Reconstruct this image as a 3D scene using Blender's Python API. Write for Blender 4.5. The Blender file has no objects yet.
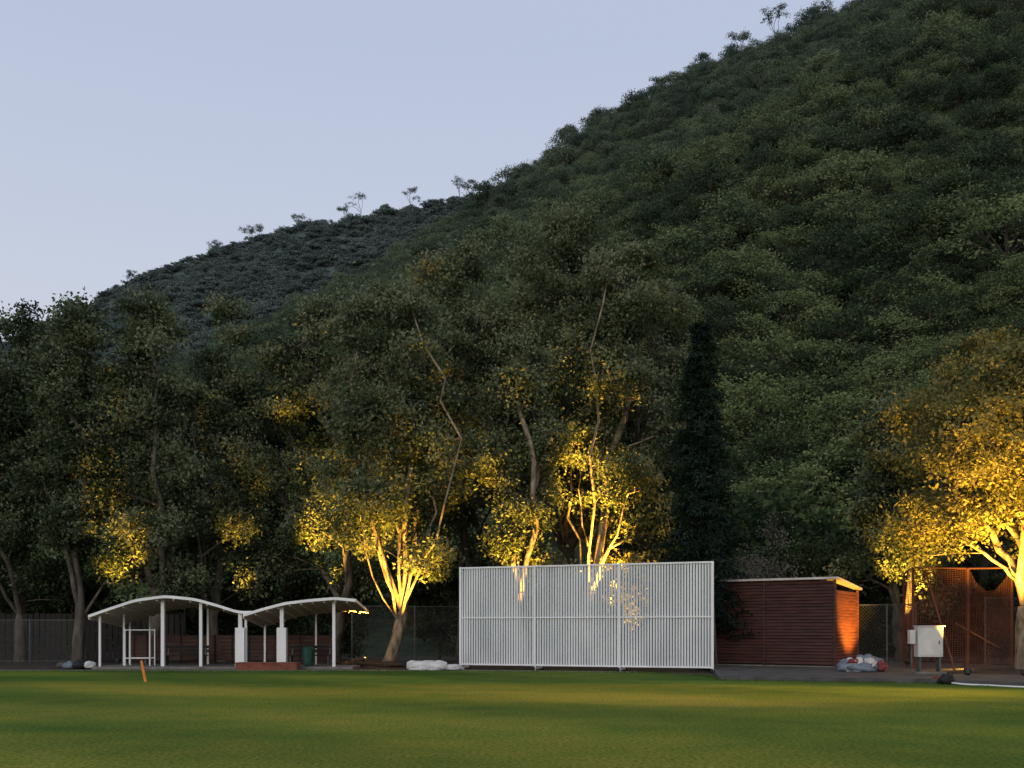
import bpy, math, random
import numpy as np
from mathutils import Vector, Matrix, noise

random.seed(7)
scene = bpy.context.scene
CAMH = 1.7; F = 1000.0; HZ = 630.0

def W(px, D, py=None, z=0.0):
    """plan position from bearing + distance; height from elevation"""
    x = (px - 512) / F * D
    if py is not None:
        z = CAMH + (HZ - py) / F * D
    return Vector((x, D, z))

# ------------------------------------------------------------------ materials
def new_mat(name):
    m = bpy.data.materials.new(name); m.use_nodes = True
    nt = m.node_tree; nt.nodes.clear()
    out = nt.nodes.new('ShaderNodeOutputMaterial')
    return m, nt, out

def mat(name, c1, c2=None, rough=0.7, scale=6.0, bump=0.0, bscale=None, metallic=0.0, stretch=(1,1,1), detail=6, spec=0.3):
    m, nt, out = new_mat(name)
    N = nt.nodes; L = nt.links
    b = N.new('ShaderNodeBsdfPrincipled'); b.inputs['Roughness'].default_value = rough
    b.inputs['Metallic'].default_value = metallic
    b.inputs['Specular IOR Level'].default_value = spec
    L.new(b.outputs[0], out.inputs[0])
    c2 = c2 or tuple(v * 0.7 for v in c1)
    g = N.new('ShaderNodeNewGeometry')
    mp = N.new('ShaderNodeMapping'); mp.inputs['Scale'].default_value = stretch
    L.new(g.outputs['Position'], mp.inputs[0])
    n = N.new('ShaderNodeTexNoise'); n.inputs['Scale'].default_value = scale; n.inputs['Detail'].default_value = detail
    L.new(mp.outputs[0], n.inputs['Vector'])
    r = N.new('ShaderNodeValToRGB')
    r.color_ramp.elements[0].position = 0.33; r.color_ramp.elements[0].color = (*c2, 1)
    r.color_ramp.elements[1].position = 0.67; r.color_ramp.elements[1].color = (*c1, 1)
    L.new(n.outputs[0], r.inputs[0]); L.new(r.outputs[0], b.inputs['Base Color'])
    if bump > 0:
        n2 = N.new('ShaderNodeTexNoise'); n2.inputs['Scale'].default_value = bscale or scale * 4; n2.inputs['Detail'].default_value = 8
        L.new(mp.outputs[0], n2.inputs['Vector'])
        bp = N.new('ShaderNodeBump'); bp.inputs['Strength'].default_value = bump; bp.inputs['Distance'].default_value = 0.05
        L.new(n2.outputs[0], bp.inputs['Height']); L.new(bp.outputs[0], b.inputs['Normal'])
    return m

def leaf_mat(name, dark, mid, light, transl=0.25, haze=None, hazemax=0.0, rnd=0.35):
    m, nt, out = new_mat(name)
    N = nt.nodes; L = nt.links
    at = N.new('ShaderNodeAttribute'); at.attribute_name = 'tint'
    oi = N.new('ShaderNodeObjectInfo')
    a1 = N.new('ShaderNodeMath'); a1.operation = 'MULTIPLY_ADD'; a1.inputs[1].default_value = rnd; a1.inputs[2].default_value = -rnd * 0.5
    L.new(oi.outputs['Random'], a1.inputs[0])
    a2 = N.new('ShaderNodeMath'); a2.operation = 'ADD'; a2.use_clamp = True
    L.new(at.outputs['Fac'], a2.inputs[0]); L.new(a1.outputs[0], a2.inputs[1])
    g = N.new('ShaderNodeNewGeometry')
    n = N.new('ShaderNodeTexNoise'); n.inputs['Scale'].default_value = 0.03; n.inputs['Detail'].default_value = 3
    L.new(g.outputs['Position'], n.inputs['Vector'])
    a3 = N.new('ShaderNodeMath'); a3.operation = 'MULTIPLY_ADD'; a3.inputs[1].default_value = 1.4; a3.inputs[2].default_value = -0.7
    L.new(n.outputs[0], a3.inputs[0])
    a4 = N.new('ShaderNodeMath'); a4.operation = 'ADD'; a4.use_clamp = True
    L.new(a2.outputs[0], a4.inputs[0]); L.new(a3.outputs[0], a4.inputs[1])
    r = N.new('ShaderNodeValToRGB')
    r.color_ramp.elements[0].position = 0.05; r.color_ramp.elements[0].color = (*dark, 1)
    e = r.color_ramp.elements.new(0.5); e.color = (*mid, 1)
    r.color_ramp.elements[-1].position = 0.97; r.color_ramp.elements[-1].color = (*light, 1)
    L.new(a4.outputs[0], r.inputs[0])
    col = r.outputs[0]
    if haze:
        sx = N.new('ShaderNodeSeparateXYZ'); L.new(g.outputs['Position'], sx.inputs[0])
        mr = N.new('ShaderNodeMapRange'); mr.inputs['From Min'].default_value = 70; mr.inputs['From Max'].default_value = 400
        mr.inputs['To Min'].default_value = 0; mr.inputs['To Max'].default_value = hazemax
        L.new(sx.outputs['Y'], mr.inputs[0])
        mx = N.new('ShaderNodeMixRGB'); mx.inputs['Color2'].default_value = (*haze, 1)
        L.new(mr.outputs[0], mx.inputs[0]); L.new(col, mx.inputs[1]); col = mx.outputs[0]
    d = N.new('ShaderNodeBsdfDiffuse'); t = N.new('ShaderNodeBsdfTranslucent')
    L.new(col, d.inputs[0]); L.new(col, t.inputs[0])
    mix = N.new('ShaderNodeMixShader'); mix.inputs[0].default_value = transl
    L.new(d.outputs[0], mix.inputs[1]); L.new(t.outputs[0], mix.inputs[2])
    L.new(mix.outputs[0], out.inputs[0])
    return m

M_leaf   = leaf_mat('leaf_paperbark', (0.022,0.034,0.017), (0.070,0.092,0.046), (0.18,0.205,0.12))
M_leafLit  = leaf_mat('leaf_warm_lit', (0.034,0.042,0.016), (0.095,0.100,0.036), (0.20,0.19,0.07))  # yellower copy for lamp-lit trees, warm light put into the leaf colour
M_leafD  = leaf_mat('leaf_conifer', (0.006,0.013,0.010), (0.013,0.024,0.018), (0.028,0.044,0.032), transl=0.05)
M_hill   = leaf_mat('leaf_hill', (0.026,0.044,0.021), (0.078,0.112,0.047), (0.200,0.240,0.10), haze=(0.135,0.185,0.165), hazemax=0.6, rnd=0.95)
M_far    = leaf_mat('leaf_far_hill_hazed', (0.125,0.165,0.155), (0.155,0.20,0.185), (0.19,0.235,0.21), rnd=0.6)  # pale bluish leaf colour carries the haze of distance
M_bush   = leaf_mat('leaf_bush', (0.018,0.025,0.012), (0.040,0.052,0.024), (0.08,0.09,0.045))
M_dry    = leaf_mat('leaf_dry', (0.09,0.09,0.07), (0.16,0.155,0.13), (0.22,0.21,0.18))
M_bark   = mat('bark_paperbark', (0.32,0.26,0.18), (0.08,0.06,0.04), rough=0.9, scale=2.6, bump=0.9, bscale=9, stretch=(1.8,1.8,0.6))  # brighter bark copy, for the lamp-lit trunks only
M_bark2  = mat('bark_paperbark_grey_dim', (0.13,0.115,0.09), (0.05,0.042,0.034), rough=0.9, scale=2.0, bump=0.6, bscale=9, stretch=(1.6,1.6,0.5))  # darker bark copy for unlit trunks, their dimness put into the colour
M_barkD  = mat('bark_dark', (0.06,0.05,0.04), (0.03,0.025,0.02), rough=0.9, scale=3)
M_white  = mat('white_paint', (0.80,0.80,0.80), (0.66,0.67,0.68), rough=0.5, scale=1.4, stretch=(1,1,0.3))
M_slat   = mat('white_slat_paint', (0.70,0.73,0.74), (0.52,0.55,0.57), rough=0.55, scale=0.9, stretch=(1,1,0.35))
M_beige  = mat('beige_ceiling', (0.55,0.47,0.36), (0.45,0.38,0.28), rough=0.7, scale=3)
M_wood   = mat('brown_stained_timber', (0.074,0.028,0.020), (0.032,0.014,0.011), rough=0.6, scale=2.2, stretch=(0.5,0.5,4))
M_woodLit  = mat('lit_side_timber', (0.26,0.08,0.04), (0.13,0.04,0.022), rough=0.6, scale=3.0, stretch=(0.4,0.4,5))  # same shed timber, orange lamplight on its side put into the colour
M_darkw  = mat('dark_timber', (0.022,0.019,0.017), (0.012,0.011,0.010), rough=0.8, scale=3)
M_roof   = mat('roof_metal', (0.62,0.57,0.55), (0.45,0.42,0.40), rough=0.5, scale=2)
M_conc   = mat('concrete', (0.20,0.19,0.17), (0.12,0.115,0.105), rough=0.9, scale=2.5, bump=0.3)
M_kerb   = mat('kerb_stone', (0.10,0.10,0.10), (0.05,0.05,0.05), rough=0.9, scale=2.0, bump=0.3)
M_yard   = mat('yard_paving', (0.10,0.095,0.085), (0.05,0.047,0.042), rough=0.9, scale=1.2, bump=0.4)
M_brick  = mat('red_brick', (0.24,0.08,0.05), (0.14,0.05,0.035), rough=0.9, scale=6)
M_soil   = mat('soil_mulch', (0.06,0.045,0.03), (0.025,0.02,0.014), rough=1, scale=1.5, bump=0.8, bscale=12)
M_wire   = mat('fence_wire', (0.10,0.10,0.10), (0.05,0.05,0.05), rough=0.6)
M_post   = mat('fence_post_paint', (0.10,0.11,0.10), (0.06,0.06,0.06), rough=0.6)
M_net    = mat('brown_netting', (0.17,0.06,0.035), (0.08,0.033,0.022), rough=0.9, scale=1.2)
M_black  = mat('black_rubber', (0.02,0.02,0.02), rough=0.7)
M_green  = mat('green_plastic', (0.015,0.07,0.05), rough=0.5)
M_orange = mat('orange_paint', (0.8,0.25,0.05), (0.7,0.2,0.04), rough=0.5)
M_tarpW  = mat('white_tarpaulin', (0.62,0.62,0.60), (0.42,0.42,0.41), rough=0.6, scale=4, bump=0.6, bscale=9)
M_tarpB  = mat('blue_tarpaulin', (0.20,0.24,0.30), (0.10,0.12,0.16), rough=0.6, scale=4, bump=0.6, bscale=9)
M_tarpR  = mat('red_tarpaulin', (0.22,0.045,0.04), (0.12,0.03,0.03), rough=0.6, scale=4, bump=0.6, bscale=9)
M_cab    = mat('cabinet_paint', (0.62,0.61,0.57), (0.48,0.47,0.43), rough=0.5, scale=2)
M_hillgr = mat('hill_undergrowth', (0.035,0.055,0.022), (0.012,0.022,0.009), rough=1, scale=0.9, bump=1.0, bscale=1.6)
M_fargr  = mat('far_undergrowth_hazed', (0.10,0.135,0.125), (0.07,0.10,0.09), rough=1, scale=0.25, bump=1.0, bscale=1.0)  # distance haze put into the ground colour too
M_lampb  = mat('lamp_housing', (0.03,0.03,0.03), rough=0.5)

def grass_material():
    m, nt, out = new_mat('cricket_grass')
    N = nt.nodes; L = nt.links
    b = N.new('ShaderNodeBsdfPrincipled'); b.inputs['Roughness'].default_value = 0.85; b.inputs['Specular IOR Level'].default_value = 0.04
    L.new(b.outputs[0], out.inputs[0])
    g = N.new('ShaderNodeNewGeometry')
    def nz(scale, detail=4, st=(1,1,1)):
        mp = N.new('ShaderNodeMapping'); mp.inputs['Scale'].default_value = st
        L.new(g.outputs['Position'], mp.inputs[0])
        n = N.new('ShaderNodeTexNoise'); n.inputs['Scale'].default_value = scale; n.inputs['Detail'].default_value = detail
        L.new(mp.outputs[0], n.inputs['Vector']); return n.outputs[0]
    def math_(op,a,b_=None,c=None):
        q=N.new('ShaderNodeMath'); q.operation=op
        for i,v in enumerate((a,b_,c)):
            if v is None: continue
            if isinstance(v,(int,float)): q.inputs[i].default_value=v
            else: L.new(v,q.inputs[i])
        return q.outputs[0]
    big = nz(0.085, 3, (0.55, 1.5, 1)); mid = nz(0.9, 6); fine = nz(16, 6)
    sx = N.new('ShaderNodeSeparateXYZ'); L.new(g.outputs['Position'], sx.inputs[0])
    # mowing passes, roughly 2 m wide, two directions
    ph = math_('MULTIPLY_ADD', sx.outputs['Y'], 0.80, math_('MULTIPLY', sx.outputs['X'], 0.22))
    s1 = math_('MULTIPLY', math_('TANH', math_('MULTIPLY', math_('SINE', ph), 2.5)), 0.026)
    ph2 = math_('MULTIPLY_ADD', sx.outputs['X'], 0.62, math_('MULTIPLY', sx.outputs['Y'], 0.50))
    s2 = math_('MULTIPLY', math_('TANH', math_('MULTIPLY', math_('SINE', ph2), 2.5)), 0.030)
    stripe = math_('ADD', s1, s2)
    # warm light and shade put into grass colour: yellower mid/left, greener at boundary/right
    warm_light = N.new('ShaderNodeMapRange'); warm_light.inputs['From Min'].default_value=39; warm_light.inputs['From Max'].default_value=27
    warm_light.inputs['To Min'].default_value=-0.11; warm_light.inputs['To Max'].default_value=0.04; L.new(sx.outputs['Y'], warm_light.inputs[0])
    shade_right = N.new('ShaderNodeMapRange'); shade_right.inputs['From Min'].default_value=1; shade_right.inputs['From Max'].default_value=9
    shade_right.inputs['To Min'].default_value=0.0; shade_right.inputs['To Max'].default_value=-0.05; L.new(sx.outputs['X'], shade_right.inputs[0])
    v = math_('MULTIPLY_ADD', big, 0.62, math_('ADD', warm_light.outputs[0], shade_right.outputs[0]))
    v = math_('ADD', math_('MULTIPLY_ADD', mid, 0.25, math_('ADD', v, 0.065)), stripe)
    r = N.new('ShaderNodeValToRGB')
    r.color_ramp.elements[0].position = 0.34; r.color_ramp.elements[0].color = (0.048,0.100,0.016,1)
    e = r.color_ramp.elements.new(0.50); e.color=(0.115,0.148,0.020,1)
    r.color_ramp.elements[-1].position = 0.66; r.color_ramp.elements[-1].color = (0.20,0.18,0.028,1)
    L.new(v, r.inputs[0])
    fm = math_('MULTIPLY_ADD', fine, 2.8, -0.35)
    pm = math_('MULTIPLY', fm, math_('MULTIPLY_ADD', stripe, 2.0, 1.0))
    mx = N.new('ShaderNodeVectorMath'); mx.operation='SCALE'; L.new(r.outputs[0], mx.inputs[0]); L.new(pm, mx.inputs['Scale'])
    L.new(mx.outputs[0], b.inputs['Base Color'])
    bp = N.new('ShaderNodeBump'); bp.inputs['Strength'].default_value=0.6; bp.inputs['Distance'].default_value=0.03
    L.new(nz(30, 5), bp.inputs['Height']); L.new(bp.outputs[0], b.inputs['Normal'])
    return m
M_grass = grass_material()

# ------------------------------------------------------------------ mesh helpers
def link(o): scene.collection.objects.link(o); return o

def quads_mesh(name, V, Q, mats, midx=None, tint=None, smooth=False):
    me = bpy.data.meshes.new(name)
    V = np.asarray(V, dtype=np.float32); Q = np.asarray(Q, dtype=np.int32)
    me.vertices.add(len(V)); me.vertices.foreach_set('co', V.ravel())
    me.loops.add(Q.size); me.loops.foreach_set('vertex_index', Q.ravel())
    me.polygons.add(len(Q)); me.polygons.foreach_set('loop_start', np.arange(0, Q.size, 4, dtype=np.int32))
    for m in mats: me.materials.append(m)
    if midx is not None: me.polygons.foreach_set('material_index', np.asarray(midx, dtype=np.int32))
    if smooth: me.polygons.foreach_set('use_smooth', np.ones(len(Q), dtype=bool))
    me.update(calc_edges=True)
    if tint is not None:
        a = me.attributes.new('tint', 'FLOAT', 'POINT'); a.data.foreach_set('value', np.asarray(tint, dtype=np.float32))
    return me

class B:
    """polygon builder in world coords"""
    def __init__(s): s.v=[]; s.f=[]; s.m=[]; s.mats=[]
    def mi(s, m):
        if m not in s.mats: s.mats.append(m)
        return s.mats.index(m)
    def add(s, vs, fs, m):
        o=len(s.v); s.v+= [tuple(v) for v in vs]; k=s.mi(m)
        for f in fs: s.f.append(tuple(o+i for i in f)); s.m.append(k)
    def box(s, c, size, m, X=None, Y=None):
        """c = centre; X,Y horizontal unit axes"""
        X = Vector(X) if X is not None else Vector((1,0,0)); X.normalize()
        Z = Vector((0,0,1)); Y = Vector(Y) if Y is not None else Z.cross(X)
        Y.normalize(); Z = X.cross(Y)
        c = Vector(c); a,b,d=[q/2 for q in size]
        vs=[c+X*i*a+Y*j*b+Z*k*d for k in(-1,1) for j in(-1,1) for i in(-1,1)]
        s.add(vs,[(0,2,3,1),(4,5,7,6),(0,1,5,4),(2,6,7,3),(0,4,6,2),(1,3,7,5)],m)
    def bar(s, p, q, w, m, h=None):
        p=Vector(p); q=Vector(q); d=q-p; l=d.length
        if l<1e-6: return
        X=d/l; up=Vector((0,0,1)) if abs(X.z)<0.9 else Vector((0,1,0))
        Y=up.cross(X).normalized()
        s.box((p+q)/2,(l,w,h or w),m,X=X,Y=Y)
    def cyl(s, p, q, r, m, n=10, r2=None, cap=True):
        p=Vector(p); q=Vector(q); d=(q-p).normalized(); r2=r if r2 is None else r2
        up=Vector((0,0,1)) if abs(d.z)<0.9 else Vector((1,0,0))
        a=up.cross(d).normalized(); b=d.cross(a)
        vs=[]
        for c,rr in((p,r),(q,r2)):
            for i in range(n):
                t=2*math.pi*i/n; vs.append(c+a*math.cos(t)*rr+b*math.sin(t)*rr)
        fs=[(i,(i+1)%n,n+(i+1)%n,n+i) for i in range(n)]
        if cap: fs+= [tuple(reversed(range(n))), tuple(range(n,2*n))]
        s.add(vs,fs,m)
    def obj(s, name, parent=None, bevel=0, smooth=False):
        me=bpy.data.meshes.new(name); me.from_pydata(s.v,[],s.f)
        for m in s.mats: me.materials.append(m)
        me.polygons.foreach_set('material_index', s.m)
        if smooth: me.polygons.foreach_set('use_smooth',[True]*len(s.f))
        me.update(); o=link(bpy.data.objects.new(name,me))
        if parent: o.parent=parent
        if bevel>0:
            b=o.modifiers.new('bevel','BEVEL'); b.width=bevel; b.segments=2; b.limit_method='ANGLE'
        return o

def empty(name, loc=(0,0,0)):
    return link(bpy.data.objects.new(name, None))

# ------------------------------------------------------------------ leaves / trees
def leaf_quads(rng, P, L, Wd, droop=0.25, outward=None):
    n=len(P)
    d=rng.normal(size=(n,3)); d[:,2]-=droop
    d/=np.linalg.norm(d,axis=1,keepdims=True)
    r=rng.normal(size=(n,3)); s=np.cross(d,r); s/=np.linalg.norm(s,axis=1,keepdims=True)
    l=(L*rng.uniform(0.6,1.3,n))[:,None]; w=(Wd*rng.uniform(0.7,1.3,n))[:,None]
    V=np.stack([P, P+d*l*0.45+s*w*0.5, P+d*l, P+d*l*0.45-s*w*0.5],axis=1).reshape(-1,3)
    Q=np.arange(4*n).reshape(-1,4)
    return V,Q

def tube_quads(nodes,parent,rad,sides=7):
    V=[];Q=[];o=0
    ang=np.linspace(0,2*np.pi,sides,endpoint=False)
    for i,p in enumerate(parent):
        if p<0: continue
        a=nodes[p]; b=nodes[i]; d=b-a; l=np.linalg.norm(d)
        if l<1e-5: continue
        d/=l
        up=np.array([0,0,1.]) if abs(d[2])<0.95 else np.array([1.,0,0])
        x=np.cross(up,d); x/=np.linalg.norm(x); y=np.cross(d,x)
        ra=min(rad[p],rad[i]*1.25); rb=rad[i]
        c=np.cos(ang)[:,None]*x+np.sin(ang)[:,None]*y
        V.append(a-d*ra*0.3+c*ra); V.append(b+d*rb*0.2+c*rb)
        for k in range(sides): Q.append((o+k,o+(k+1)%sides,o+sides+(k+1)%sides,o+sides+k))
        o+=2*sides
    return np.concatenate(V),np.array(Q)

def grow(rng, base, forkz, lobes, centers, trunk_r, stems, lean=0.0):
    nodes=[np.array(base,float)]; parent=[-1]
    def chain(start, target, n, wob, bow):
        cur=start; a=nodes[start].copy(); t=np.array(target,float)
        prev=start; dist=np.linalg.norm(t-a)
        off=rng.normal(size=3)*wob*dist; off[2]=bow*dist
        for k in range(1,n+1):
            u=k/n
            p=a+(t-a)*u+off*math.sin(math.pi*u)*1.0+rng.normal(size=3)*wob*0.18*dist*(1 if k<n else 0)
            nodes.append(p); parent.append(prev); prev=len(nodes)-1
        return prev
    fork=np.array(base,float)+np.array([rng.normal()*0.25+lean,rng.normal()*0.25,forkz])
    f=chain(0,fork,5,0.06,0)
    order=rng.permutation(len(lobes))
    for k,i in enumerate(order):
        c=lobes[i][0]
        if k<stems: chain(f if k%2==0 else max(f-1,1), c, 8, 0.09, 0.03 if c[2]>forkz+3 else 0.0)
        else:
            A=np.array(nodes); d=np.linalg.norm(A-c,axis=1)+np.where(A[:,2]>c[2]-0.5,6,0)+np.where(A[:,2]<forkz*0.9,8,0)
            chain(int(np.argmin(d)), c, 5, 0.08, 0.02)
    A0=np.array(nodes)
    cs=centers[np.argsort(np.min(np.linalg.norm(centers[:,None]-A0[None],axis=2),axis=1))]
    tips=[]
    for c in cs:
        A=np.array(nodes); d=np.linalg.norm(A-c,axis=1)+np.where(A[:,2]>c[2]+0.2,2.5,0)+np.where(A[:,2]<forkz*0.9,6,0)
        tips.append(chain(int(np.argmin(d)), c, 3, 0.09, 0.03))
    nodes=np.array(nodes); n=len(nodes); cnt=np.zeros(n)
    for t in tips: cnt[t]+=1
    for i in range(n-1,0,-1): cnt[parent[i]]+=cnt[i]
    cnt=np.maximum(cnt,0.5)
    rad=np.maximum(trunk_r*(cnt/cnt[0])**0.58,0.012)
    rad[0]*=1.35
    return nodes,parent,rad

def crown_from_lobes(rng, lobes, per_area=1.0, ncl=150):
    tot=sum(l[1][0]*l[1][0]+l[1][0]*l[1][2] for l in lobes); C=[]
    for c,r in lobes:
        k=max(4,int(ncl*(r[0]*r[0]+r[0]*r[2])/tot))
        u=rng.normal(size=(k,3)); u[:,2]=u[:,2]+0.3; u/=np.linalg.norm(u,axis=1,keepdims=True)
        rr=rng.uniform(0.45,1.0,(k,1))**0.5
        C.append(np.array(c)+u*rr*np.array(r))
    return np.concatenate(C)

def build_tree(name, base, forkz, lobes, ncl, per, sig, L, Wd, trunk_r, stems, seed, lm, bm, droop=0.25, sides=7, lean=0.0):
    rng=np.random.default_rng(seed)
    C=crown_from_lobes(rng,lobes,ncl=ncl)
    C=C[C[:,2]>base[2]+0.6]
    nodes,parent,rad=grow(rng,base,forkz,lobes,C,trunk_r,stems,lean)
    tv,tq=tube_quads(nodes,parent,rad,sides)
    k=len(C); cnts=rng.integers(int(per*0.5),int(per*1.5),k)
    idx=np.repeat(np.arange(k),cnts); n=len(idx)
    sg=sig*rng.uniform(0.7,1.35,k)
    off=rng.normal(size=(n,3))*sg[idx][:,None]*np.array([1,1,0.62])
    P=C[idx]+off
    lv,lq=leaf_quads(rng,P,L,Wd,droop)
    ct=rng.uniform(0.05,0.95,k)
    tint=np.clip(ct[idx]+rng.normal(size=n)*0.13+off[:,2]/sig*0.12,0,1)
    V=np.concatenate([tv,lv]); Q=np.concatenate([tq,lq+len(tv)])
    mi=np.concatenate([np.zeros(len(tq)),np.ones(len(lq))])
    tt=np.concatenate([np.full(len(tv),0.5),np.repeat(tint,4)])
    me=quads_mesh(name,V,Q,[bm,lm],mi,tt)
    return me

def auto_lobes(rng, bx, by, H, z0, w, K, wy=None):
    wy=wy or w; lobes=[]
    for k in range(K):
        f=(k+0.5)/K
        z=z0+(H-z0)*(0.06+0.94*f)
        prof=math.sin(math.pi*min(1,(0.25+0.68*f)))**0.5
        r=w*rng.uniform(0.26,0.44)*(0.8+0.2*prof)
        a=k*2.4+rng.uniform(-0.5,0.5)
        R=max(0,(w*prof-r))*rng.uniform(0.8,1.2)
        if k==K-1: R*=0.35
        rz=r*rng.uniform(0.7,1.0)
        z=min(z,H-rz)
        lobes.append((np.array([bx+R*math.cos(a),by+R*math.sin(a)*(wy/w),z]),np.array([r,r,rz])))
    lobes.append((np.array([bx,by,z0+(H-z0)*0.5]),np.array([w*0.55,w*0.5,(H-z0)*0.36])))
    return lobes

def hero(name, px, D, topy, hw, boty, seed, ncl=170, per=150, tr=0.3, fork=None, stems=4, K=9, lm=None, bm=None, cx=None, sig=0.38, L=0.21, Wd=0.118, lean=0.0, wyf=0.8):
    rng=np.random.default_rng(seed+500)
    b=W(px,D); H=CAMH+(HZ-topy)/F*D; z0=max(1.0,CAMH+(HZ-boty)/F*D); w=hw/F*D
    ccx=W(cx if cx is not None else px,D).x
    lobes=auto_lobes(rng,ccx,D,H,z0,w,K,w*wyf)
    me=build_tree(name,(b.x,b.y,-0.1),fork or H*0.16,lobes,ncl,per,sig,L,Wd,tr,stems,seed,lm or M_leaf,bm or M_bark2,lean=lean)
    return link(bpy.data.objects.new(name,me))

PB='paperbark_tree'
#          px   D  top  hw  bot
hero(PB,   20, 53, 306, 66, 612, 1, ncl=230, K=12)
hero(PB,   76, 50, 300, 56, 600, 2, ncl=220, K=12)
hero(PB,  150, 51, 296, 60, 612, 3, ncl=250, K=13)
hero(PB,  222, 54, 304, 52, 612, 4, ncl=230, K=12)
hero(PB,  290, 58, 340, 60, 612, 5, ncl=180, K=10)
hero(PB,  335, 53, 300, 66, 610, 6, ncl=250, K=12, cx=318)
hero(PB,  387, 47, 286, 86, 582, 7, ncl=340, K=15, tr=0.29, fork=2.6, stems=11, cx=388, bm=M_bark, lean=.35)
hero(PB,  462, 54, 246, 70, 585, 8, ncl=310, K=14)
hero(PB,  522, 48.5, 330, 52, 600, 9, ncl=190, K=10, tr=0.26, fork=3.2, stems=6, bm=M_bark)
hero(PB,  578, 54.5, 214, 88, 540, 10, ncl=390, K=17, tr=0.42, cx=560, lean=-1.0, fork=6)
hero(PB,  598, 51, 246, 74, 560, 11, ncl=310, K=14, tr=0.32, fork=4.5, stems=7, cx=624, bm=M_bark)
hero(PB,  658, 57, 285, 50, 580, 12, ncl=230, K=12)
hero(PB, 1024, 37.5, 352, 125, 560, 14, ncl=340, per=170, K=15, tr=0.31, fork=3.2, stems=8, lm=M_leafLit, bm=M_bark, cx=1022, lean=-.3, L=.19, Wd=.10, sig=.36)
hero(PB,  900, 49, 400, 62, 612, 15, ncl=230, K=12)
hero(PB,  985, 53, 335, 70, 600, 16, ncl=220, K=11, lm=M_leafLit)
hero(PB, 1150, 45, 330, 90, 600, 17, ncl=150, K=9)
hero(PB,  -75, 52, 320, 80, 600, 18, ncl=150, K=9)

# conifer ------------------------------------------------------------
def conifer(name, px, D, topy, hw, seed):
    rng=np.random.default_rng(seed); b=W(px,D); H=CAMH+(HZ-topy)/F*D; w=hw/F*D
    nodes=[np.array([b.x,b.y,-0.1])]; parent=[-1]; rad=[0.22]
    tz=np.linspace(0.5,H-0.1,36); ti=[]
    for z in tz:
        nodes.append(np.array([b.x+0.05*math.sin(z),b.y,z])); parent.append(len(nodes)-2); rad.append(0.2*(1-z/H)+0.015); ti.append(len(nodes)-1)
    P=[];T=[]
    for t,z in zip(ti,tz):
        if z<1.5: continue
        f=1-z/H; R=w*(0.08+1.1*f**0.62)
        for k in range(10):
            a=rng.uniform(0,6.28); r=R*rng.uniform(0.5,1.2); tone=rng.uniform(0.0,1.0)
            prev=t; c0=nodes[t]
            for s in range(1,5):
                u=s/4; p=c0+np.array([math.cos(a)*r*u,math.sin(a)*r*u,0.30*r*u-0.6*r*u*u+0.05])
                nodes.append(p); parent.append(prev); prev=len(nodes)-1; rad.append(0.03*(1-u)+0.006)
                m=28; q=p+rng.normal(size=(m,3))*np.array([0.15,0.15,0.05])*(0.7+0.6*r/w)
                P.append(q); T.append(np.full(m,tone)+rng.normal(size=m)*0.15)
    P=np.concatenate(P);T=np.clip(np.concatenate(T),0,1)
    tv,tq=tube_quads(np.array(nodes),parent,rad,5)
    lv,lq=leaf_quads(rng,P,0.24,0.08,0.5)
    me=quads_mesh(name,np.concatenate([tv,lv]),np.concatenate([tq,lq+len(tv)]),[M_barkD,M_leafD],
        np.concatenate([np.zeros(len(tq)),np.ones(len(lq))]),np.concatenate([np.full(len(tv),.5),np.repeat(T,4)]))
    return link(bpy.data.objects.new(name,me))
conifer('conifer_tree',700,45.0,326,38,3)

# bushes -------------------------------------------------------------
def bush(name, px, D, topy, hw, seed, lm=M_bush, ncl=60, per=110, bm=M_barkD, depth=None, L=0.24, Wd=0.12):
    rng=np.random.default_rng(seed+900); b=W(px,D); H=max(0.5,CAMH+(HZ-topy)/F*D); w=hw/F*D
    lobes=[]
    for k in range(5):
        r=w*rng.uniform(0.35,0.55); rz=H*rng.uniform(0.3,0.45)
        lobes.append((np.array([b.x+rng.uniform(-1,1)*(w-r),b.y+rng.uniform(-.5,.5)*w,rng.uniform(rz*0.7,H-rz)]),np.array([r,r,rz])))
    me=build_tree(name,(b.x,b.y,-0.05),0.35,lobes,ncl,per,0.3,L,Wd,0.09,5,seed,lm,bm)
    return link(bpy.data.objects.new(name,me))
bush('bare_shrub',775,50,512,38,1,lm=M_dry,ncl=110,per=26,L=.16,Wd=.06)
bush('bare_shrub',742,52,520,24,2,lm=M_dry,ncl=60,per=26,L=.16,Wd=.06)
for i,(px,D,ty,hw) in enumerate([(10,56,560,55),(100,57,560,55),(185,57,555,50),(255,58,545,50),(330,57,560,50),(440,57,545,50),(540,58,540,55),(640,58,540,55),(720,57,545,45),(805,56,535,50),(860,54,530,45),(930,55,550,50),(1000,50,560,50)]):
    bush('shrub',px,D,ty,hw,20+i,ncl=80,per=110)
bush('shrub',622,50.5,498,26,60,lm=M_leafLit,ncl=34,per=100)
bush('shrub',355,47,655,26,61,lm=M_bush,ncl=20,per=60,L=.1,Wd=.05)

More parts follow.
